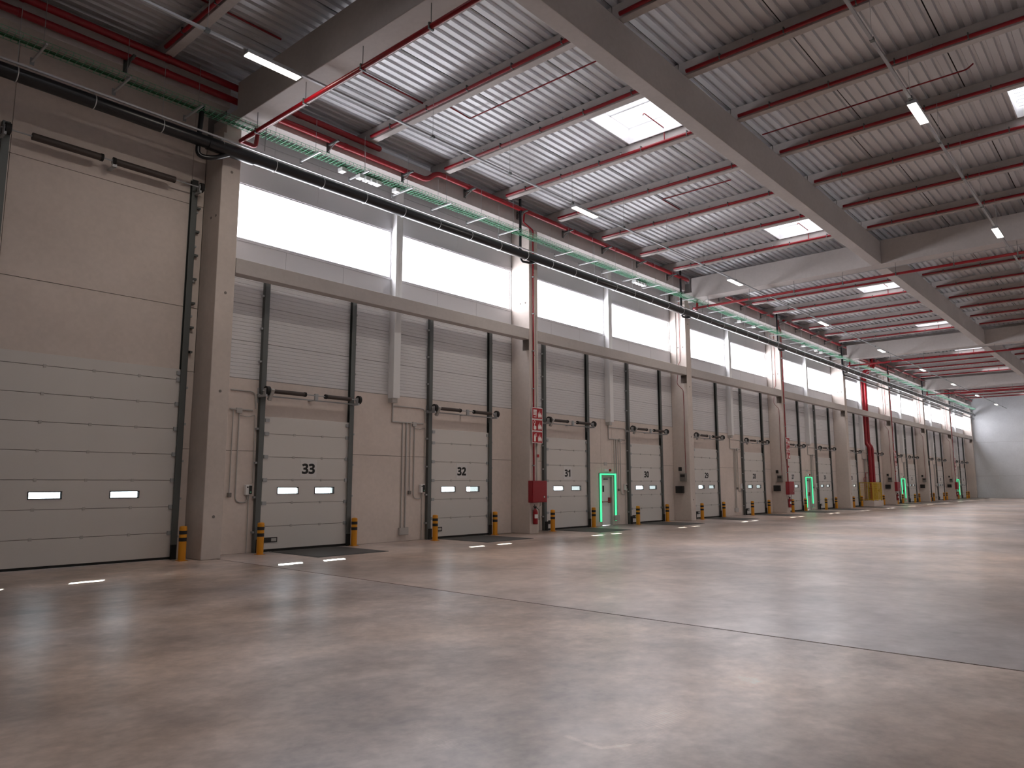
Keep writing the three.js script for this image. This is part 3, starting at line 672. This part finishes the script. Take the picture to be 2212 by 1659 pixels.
// ------------------------------------------------------------------ red sprinkler mains along the wall top
{
  const main = (x, y, a, b, label, ends = true) => {
    const o = thing('sprinkler_main', label, 'pipe', [x, y, a], 'red sprinkler mains');
    put(o, 'pipe', rod([0, 0, 0], [0, 0, b - a], 0.085, 18), M.red);
    const cp = []; for (let t = 1.4; t < b - a; t += 3) cp.push(rod([0, 0, t], [0, 0, t + 0.08], 0.097, 16));
    if (cp.length) put(o, 'coupling', merge(cp), M.red);
    return o;
  };
  main(1.02, 11.46, S_BACK, 8.9, 'lower red sprinkler main along the wall behind the first cross beam');
  main(1.1, 11.775, S_BACK, 8.9, 'upper red sprinkler main along the wall behind the first cross beam');
  const A = thing('sprinkler_main', 'lower red sprinkler main that bends up above dock door thirty-three', 'pipe', [1.02, 11.46, 8.9], 'red sprinkler mains');
  put(A, 'pipe', tube([[0, 0, 0], [0, 0, 6.2], [0.08, 0.315, 6.55], [0.08, 0.315, 23.5]], 0.085, 0.18, 16), M.red);
  const cp = []; for (let t = 8; t < 23; t += 3) cp.push(rod([0.08, 0.315, t], [0.08, 0.315, t + 0.08], 0.097, 16)); put(A, 'coupling', merge([...cp, rod([0, 0, 3], [0, 0, 3.08], 0.097, 16)]), M.red);
  const B = main(1.1, 11.775, 8.9, 13.1, 'short red sprinkler main with capped end above dock door thirty-three');
  put(B, 'end_cap', (() => { const g = new THREE.SphereGeometry(0.085, 16, 8, 0, Math.PI); g.rotateY(Math.PI); g.translate(0, 0, -4.2); return g; })(), M.red);
  main(1.1, 11.775, 32.9, 43.0, 'red sprinkler main with hanging elbow above dock doors twenty-nine and twenty-eight');
  main(1.1, 11.775, 44.7, 56.9, 'red sprinkler main along the wall top above dock doors twenty-seven and twenty-six');
  main(1.1, 11.775, 56.9, 80.9, 'red sprinkler main along the wall top above dock doors twenty-five to twenty-two');
  main(1.1, 11.775, 80.9, 104.6, 'red sprinkler main along the wall top above dock doors twenty-one to eighteen');
  main(1.02, 11.46, 57.4, 70.0, 'lower red sprinkler main fed by the thick risers');
  const bp = new THREE.Group(); bp.name = 'pipe_bracket';
  put(bp, 'arm', bx(0, 0.52, -0.05, 0, -0.03, 0.03), M.track); put(bp, 'wall_plate', bx(0, 0.02, -0.24, 0.06, -0.05, 0.05), M.track); put(bp, 'brace', rod([0.02, -0.22, 0], [0.4, -0.03, 0], 0.015, 6), M.track);
  let n = 0;
  for (let s = 3.2; s < 104; s += 2.75) {
    if (TBEAM.some((t) => s > t - 0.2 && s < t + 1)) continue;
    const low = s < 14.9;
    const b = bp.clone(); b.name = numbered('pipe_bracket'); b.position.set(0.887, low ? 11.37 : 11.685, -s); scene.add(b);
    const [o1, w1] = past('bracket', s);
    info(b, `${o1} dark steel bracket of the red sprinkler main ${w1}`, 'bracket', low ? 'brackets of the lower main' : 'brackets of the sprinkler main');
  }
}
// ------------------------------------------------------------------ sprinkler lines along the purlins and cross beams
{
  const line = (len) => {
    const g = new THREE.Group(); g.name = 'sprinkler_line';
    put(g, 'pipe', rod([0, 0, 0], [len, 0, 0], 0.048, 12), M.red);
    const cl_ = [], hd = [];
    for (let x = 0.9; x < len; x += 1.55) { cl_.push(bx(x - 0.012, x + 0.012, -0.054, 0.09, -0.053, 0.052)); }
    for (let x = 1.7; x < len; x += 3.1) hd.push(rod([x, 0.03, 0], [x, 0.12, 0], 0.015, 6), rod([x, 0.12, 0], [x, 0.13, 0], 0.035, 8));
    put(g, 'clamps', merge(cl_), M.track).userData.kind = 'stuff';
    put(g, 'sprinkler_heads', merge(hd), M.galvBright).userData.kind = 'stuff';
    return g;
  };
  const a = line(8.25), b = line(9.4), skirt = new Set(SKY.filter((q) => !q[4]).map((q) => Math.round((q[3] + 0.07) * 10)));
  for (const s of PURLIN) {
    if (s < -3) continue;
    const inT = TBEAM.some((t) => s > t - 0.3 && s < t + 0.95);
    const l = a.clone(); l.name = numbered('sprinkler_line'); l.position.set(1.28, 11.945, -(s - 0.06)); scene.add(l);
    const arm = SKY.some((q) => !q[4] && Math.abs(q[3] - s) < 0.2);
    const [o1, w1] = past('line', s);
    info(l, arm ? `${o1} red purlin pipe ${w1}, with an arm into the skylight` : `${o1} red sprinkler pipe along a purlin ${w1}, dock side`, 'pipe', arm ? 'sprinkler pipes reaching into skylights' : 'sprinkler pipes on the purlins by the docks');
    if (arm) put(l, 'skylight_arm', tube([[6.35, 0, 0], [6.35, 0.42, 0.0], [6.35, 0.44, -1.15], [6.35, 0.36, -1.2]], 0.017, 0.04), M.redDark);
    const r = b.clone(); r.name = numbered('sprinkler_line'); r.position.set(9.95, 11.945, -(s - 0.06)); scene.add(r);
    info(r, `${o1} red sprinkler pipe along a purlin ${w1}, beyond the girder`, 'pipe', 'sprinkler pipes in the inner roof bay');
  }
  TBEAM.forEach((s, i) => {
    const o = thing('cross_main', `red sprinkler pipe hung under the ${WORDS[i]} cross beam from the dock wall`, 'pipe', [1.2, 10.37, s + 0.14]);
    put(o, 'pipe', rod([0, 0, 0], [20, 0, 0], 0.055, 14), M.red);
    put(o, 'wall_return', tube([[0, 0, 0], [-0.02, 0, 0.42], [0, 0.36, 0.45], [0, 0.5, 0.45]], 0.055, 0.09, 12), M.red);
    const h = []; for (let x = 0.8; x < 20; x += 2.1) h.push(rod([x, 0, 0], [x, 0.495, 0], 0.008, 6), bx(x - 0.02, x + 0.02, -0.065, 0.065, -0.065, 0.065));
    put(o, 'hangers', merge(h), M.track).userData.kind = 'stuff';
    const cg = thing('beam_conduit', `thin grey conduit under the far edge of the ${WORDS[i]} cross beam`, 'conduit', [1.4, TB - 0.035, s + 0.6]);
    put(cg, 'conduit', tube([[0, -0.6, 0.1], [0.1, 0, 0.06], [18, 0, 0.06]], 0.012, 0.1), M.galv);
  });
  // thin branch lines against the deck
  solo('branch_pipe', tube([[3.5, 12.21, 9.95], [3.5, 12.21, 12.7]], 0.025), M.redDark, 'short thin red branch pipe along the deck ribs next to the first cross beam', 'pipe');
  solo('branch_pipe', tube([[3.95, 12.2, 12.95], [3.95, 12.15, 14.1], [9.5, 12.15, 14.1]], 0.02, 0.06), M.redDark, 'thin red branch pipe turning from the deck ribs towards the girder', 'pipe');
  solo('branch_pipe', tube([[7.6, 12.235, 23.3], [4.9, 12.235, 23.3], [4.9, 12.235, 24.6]], 0.02, 0.06), M.redDark, 'thin red branch pipe bending back to a purlin above dock door thirty-one', 'pipe');
  solo('branch_pipe', tube([[3.2, 12.21, 5.2], [3.2, 12.21, 8.5]], 0.025), M.redDark, 'dark thin branch pipe on the deck before the first cross beam', 'pipe');
  solo('branch_pipe', tube([[10.0, 11.95, 20.2], [15.2, 11.95, 20.2], [15.35, 12.05, 20.2]], 0.02, 0.06), M.redDark, 'thin red branch pipe beside a purlin in the inner roof bay', 'pipe');
}

// ------------------------------------------------------------------ green wire cable tray, black drain pipe
{
  const x0 = 1.08, x1 = 1.48, y = 10.74;
  const segs = [[-3, 9, 'before the first cross beam'], [9, 21, 'above dock doors thirty-three and thirty-two'], [21, 33, 'above dock doors thirty-one and thirty'], [33, 57, 'above dock doors twenty-nine to twenty-six'], [57, 81, 'above dock doors twenty-five to twenty-two'], [81, 104.8, 'above dock doors twenty-one to eighteen']];
  for (const [a, b, t] of segs) {
    const o = thing('cable_tray', `green wire mesh cable tray hung along the wall ${t}`, 'cable tray', [0, 0, a], 'green cable trays');
    const L = b - a, w = [];
    put(o, 'side_wire', merge([x0, x1].flatMap((x) => [rod([x, y, 0], [x, y, L], 0.006, 5), rod([x, y + 0.07, 0], [x, y + 0.07, L], 0.006, 5)])), M.green);
    put(o, 'floor_wire', merge([0.25, 0.5, 0.75].map((f) => rod([x0 + (x1 - x0) * f, y, 0], [x0 + (x1 - x0) * f, y, L], 0.004, 5))), M.green);
    for (let s = 0.05; s < L; s += 0.13) w.push(bx(x0, x1, y - 0.005, y + 0.005, s - 0.005, s + 0.005), bx(x0 - 0.004, x0 + 0.004, y, y + 0.07, s - 0.004, s + 0.004), bx(x1 - 0.004, x1 + 0.004, y, y + 0.07, s - 0.004, s + 0.004));
    put(o, 'cross_wires', merge(w), M.green).userData.kind = 'stuff';
    put(o, 'cables', merge([0.2, 0.33, 0.42].map((f) => rod([x0 + (x1 - x0) * f, y + 0.022, 0], [x0 + (x1 - x0) * f, y + 0.022, L], 0.014, 6))), M.greenCable);
  }
  const arm = new THREE.Group(); arm.name = 'tray_support';
  put(arm, 'channel', bx(0, 0.95, -0.04, 0, -0.02, 0.02), M.galvBright); put(arm, 'drop_rod', rod([0.72, -0.02, 0], [0.72, 1.1, 0], 0.006, 5), M.galv); put(arm, 'plate', bx(0, 0.015, -0.1, 0.06, -0.04, 0.04), M.galv);
  for (let s = 4.2; s < 104; s += 1.64) {
    if (TBEAM.some((t) => s > t - 0.1 && s < t + 0.85) || [1, 3, 5, 7].some((k) => s > COL(k) - 0.1 && s < COL(k) + 0.6)) continue;
    const c = arm.clone(); c.name = numbered('tray_support'); c.position.set(0.62, y - 0.006, -s); scene.add(c);
    const [o1, w1] = past('arm', s);
    info(c, `${o1} galvanised steel arm under the green cable tray ${w1}`, 'bracket', 'arms under the green cable tray');
  }
  const jb = new THREE.Group(); jb.name = 'junction_box';
  put(jb, 'box', bx(-0.11, 0.11, -0.12, 0, -0.08, 0.08, 0.012), M.white); put(jb, 'cable_loop', tube([[-0.05, 0, -0.05], [-0.05, 0.16, -0.05], [0.08, 0.16, 0.05], [0.08, 0, 0.05]], 0.012, 0.08), M.greenCable);
  for (const s of [11.8, 12.42, 12.64, 12.86, 13.06, 13.77, 27.4, 27.65, 27.9, 28.15, 38.2, 40.1, 47.9, 50.2, 51.2]) {
    const c = jb.clone(); c.name = numbered('junction_box'); c.position.set(1.12, y - 0.02, -s); scene.add(c);
    const [o1, w1] = past('jbox', s);
    info(c, `${o1} small white junction box under the green cable tray ${w1}`, 'junction box', 'junction boxes under the cable tray');
  }
  // black rain drain
  const Y = 10.0, X = 1.25;
  const d = thing('drain_pipe', 'thick glossy black drain pipe hung along the whole dock wall', 'drain pipe', [X, Y, 0]);
  put(d, 'pipe', rod([0, 0, S_BACK], [0, 0, 104.6], 0.15, 20), M.black);
  put(d, 'reducer', rod([0, -0.01, 7.8], [0, -0.01, 9.0], 0.165, 20, 0.165), M.black);
  put(d, 'hanging_rail', bx(-0.02, 0.02, 0.215, 0.255, S_BACK, 104.6), M.galvBright, 'galvanised rail above the pipe');
  const ring = []; const rods = [];
  for (let s = -2; s < 104; s += 1.45) { const t = new THREE.TorusGeometry(0.152, 0.012, 5, 18); t.translate(0, 0, -s); ring.push(t); ring.push(rod([0, 0.15, s], [0, 0.22, s], 0.01, 5)); }
  for (let s = -2; s < 104; s += 2.9) if (!TBEAM.some((t) => s > t - 0.1 && s < t + 0.85)) rods.push(rod([0, 0.25, s], [0, 1.5, s], 0.006, 5));
  put(d, 'clamps', merge(ring), M.galvBright).userData.kind = 'stuff';
  put(d, 'drop_rods', merge(rods), M.galvBright).userData.kind = 'stuff';
  for (const k of [1, 2, 3, 4, 5, 6, 7]) {
    const s = COL(k) - 0.75, o = thing('downpipe', `black downpipe joining the drain at the column ${BETWEEN(k)}`, 'downpipe', [1.1, 0, s], 'black downpipes');
    put(o, 'pipe', tube([[0.0, Y + 0.12, 0.0], [0, 12.15, 0]], 0.05, 0.1, 10), M.black);
    put(o, 'outlet', tube([[0, Y + 0.1, 0.0], [0, Y - 0.2, 0.05], [0.12, Y - 0.19, 0.5], [0.15, Y - 0.05, 0.8]], 0.045, 0.12, 10), M.black);
  }
  const o = thing('downpipe', 'black downpipe with a hook bend joining the drain before the first column', 'downpipe', [1.1, 0, 7.6]);
  put(o, 'pipe', tube([[0.08, 10.9, 0.05], [0.06, Y - 0.38, 0], [0.16, Y - 0.36, 0.35], [0.15, Y - 0.02, 0.9]], 0.06, 0.2, 12), M.black);
  const p2 = thing('second_drain_pipe', 'thinner black drain pipe parallel below the thick one past dock door twenty-six', 'drain pipe', [1.25, 9.55, 0]);
  put(p2, 'pipe', tube([[-0.1, 1.6, COL(4) - 0.8], [-0.1, 0, COL(4) - 0.8], [0, 0, COL(4) - 0.3], [0, 0, 104.5]], 0.06, 0.2, 12), M.black);
}

// ------------------------------------------------------------------ lamps on trunking
{
  const trunk = (x, label) => {
    const o = thing('lighting_trunking', label, 'trunking', [x, 10.62, 0]);
    put(o, 'rail', bx(-0.03, 0.03, 0, 0.045, -3, 104.8), M.galv);
    const h = [], j = []; for (let s = -2.9; s < 104; s += 3) { if (TBEAM.some((t) => s > t - 0.3 && s < t + 1)) continue; h.push(rod([0, 0.04, s], [0, 1.26, s + 0.02], 0.005, 5)); j.push(bx(-0.04, 0.04, -0.012, 0.06, s - 0.05, s + 0.05)); }
    put(o, 'suspension_wires', merge(h), M.galv).userData.kind = 'stuff';
    put(o, 'couplers', merge(j), M.track).userData.kind = 'stuff';
    return o;
  };
  trunk(4.59, 'slim grey lighting trunking hung between the dock wall and the girder');
  trunk(14.34, 'slim grey lighting trunking hung in the inner roof bay');
  trunk(24.1, 'slim grey lighting trunking of the added unseen lamp row opposite the docks');
  const lamp = new THREE.Group(); lamp.name = 'strip_lamp';
  put(lamp, 'housing', bx(-0.1, 0.1, -0.085, -0.005, -0.63, 0.63, 0.01), M.galv);
  for (let i = 0; i < 6; i++) put(lamp, 'lamp_lens', bx(-0.092, 0.092, -0.105, -0.085, -0.61 + i * 0.205, -0.61 + i * 0.205 + 0.195), M.lampGlow);
  put(lamp, 'clip', merge([bx(-0.035, 0.035, -0.005, 0.03, -0.4, -0.36), bx(-0.035, 0.035, -0.005, 0.03, 0.36, 0.4)]), M.track);
  for (const [x, t, g] of [[4.59, 'lit strip lamp on the trunking beside the dock wall', 'strip lamps beside the dock wall'], [14.34, 'lit strip lamp on the trunking in the inner roof bay', 'strip lamps in the inner roof bay'], [24.1, 'lit strip lamp of the added unseen row along the hall side opposite the docks', 'added unseen strip lamps opposite the docks']]) {  // row opposite the docks is out of view, added to brighten floor and walls
    for (let i = 0; i < 9; i++) {
      const s = 7.55 + 11.25 * i, l = lamp.clone(); l.name = numbered('strip_lamp'); l.position.set(x, 10.62, -s); scene.add(l);
      info(l, `${WORDS[i]} ${t}`, 'lamp', g);
      const R = new THREE.RectAreaLight(LAMP, LAMP_LIGHT, 0.18, 1.22); R.rotation.x = -Math.PI / 2; R.position.set(0, -0.112, 0); l.add(R);
    }
  }
}
scene.traverse((o) => { if (o.isMesh && !o.name) o.name = 'piece'; });
renderer.render(scene, camera);
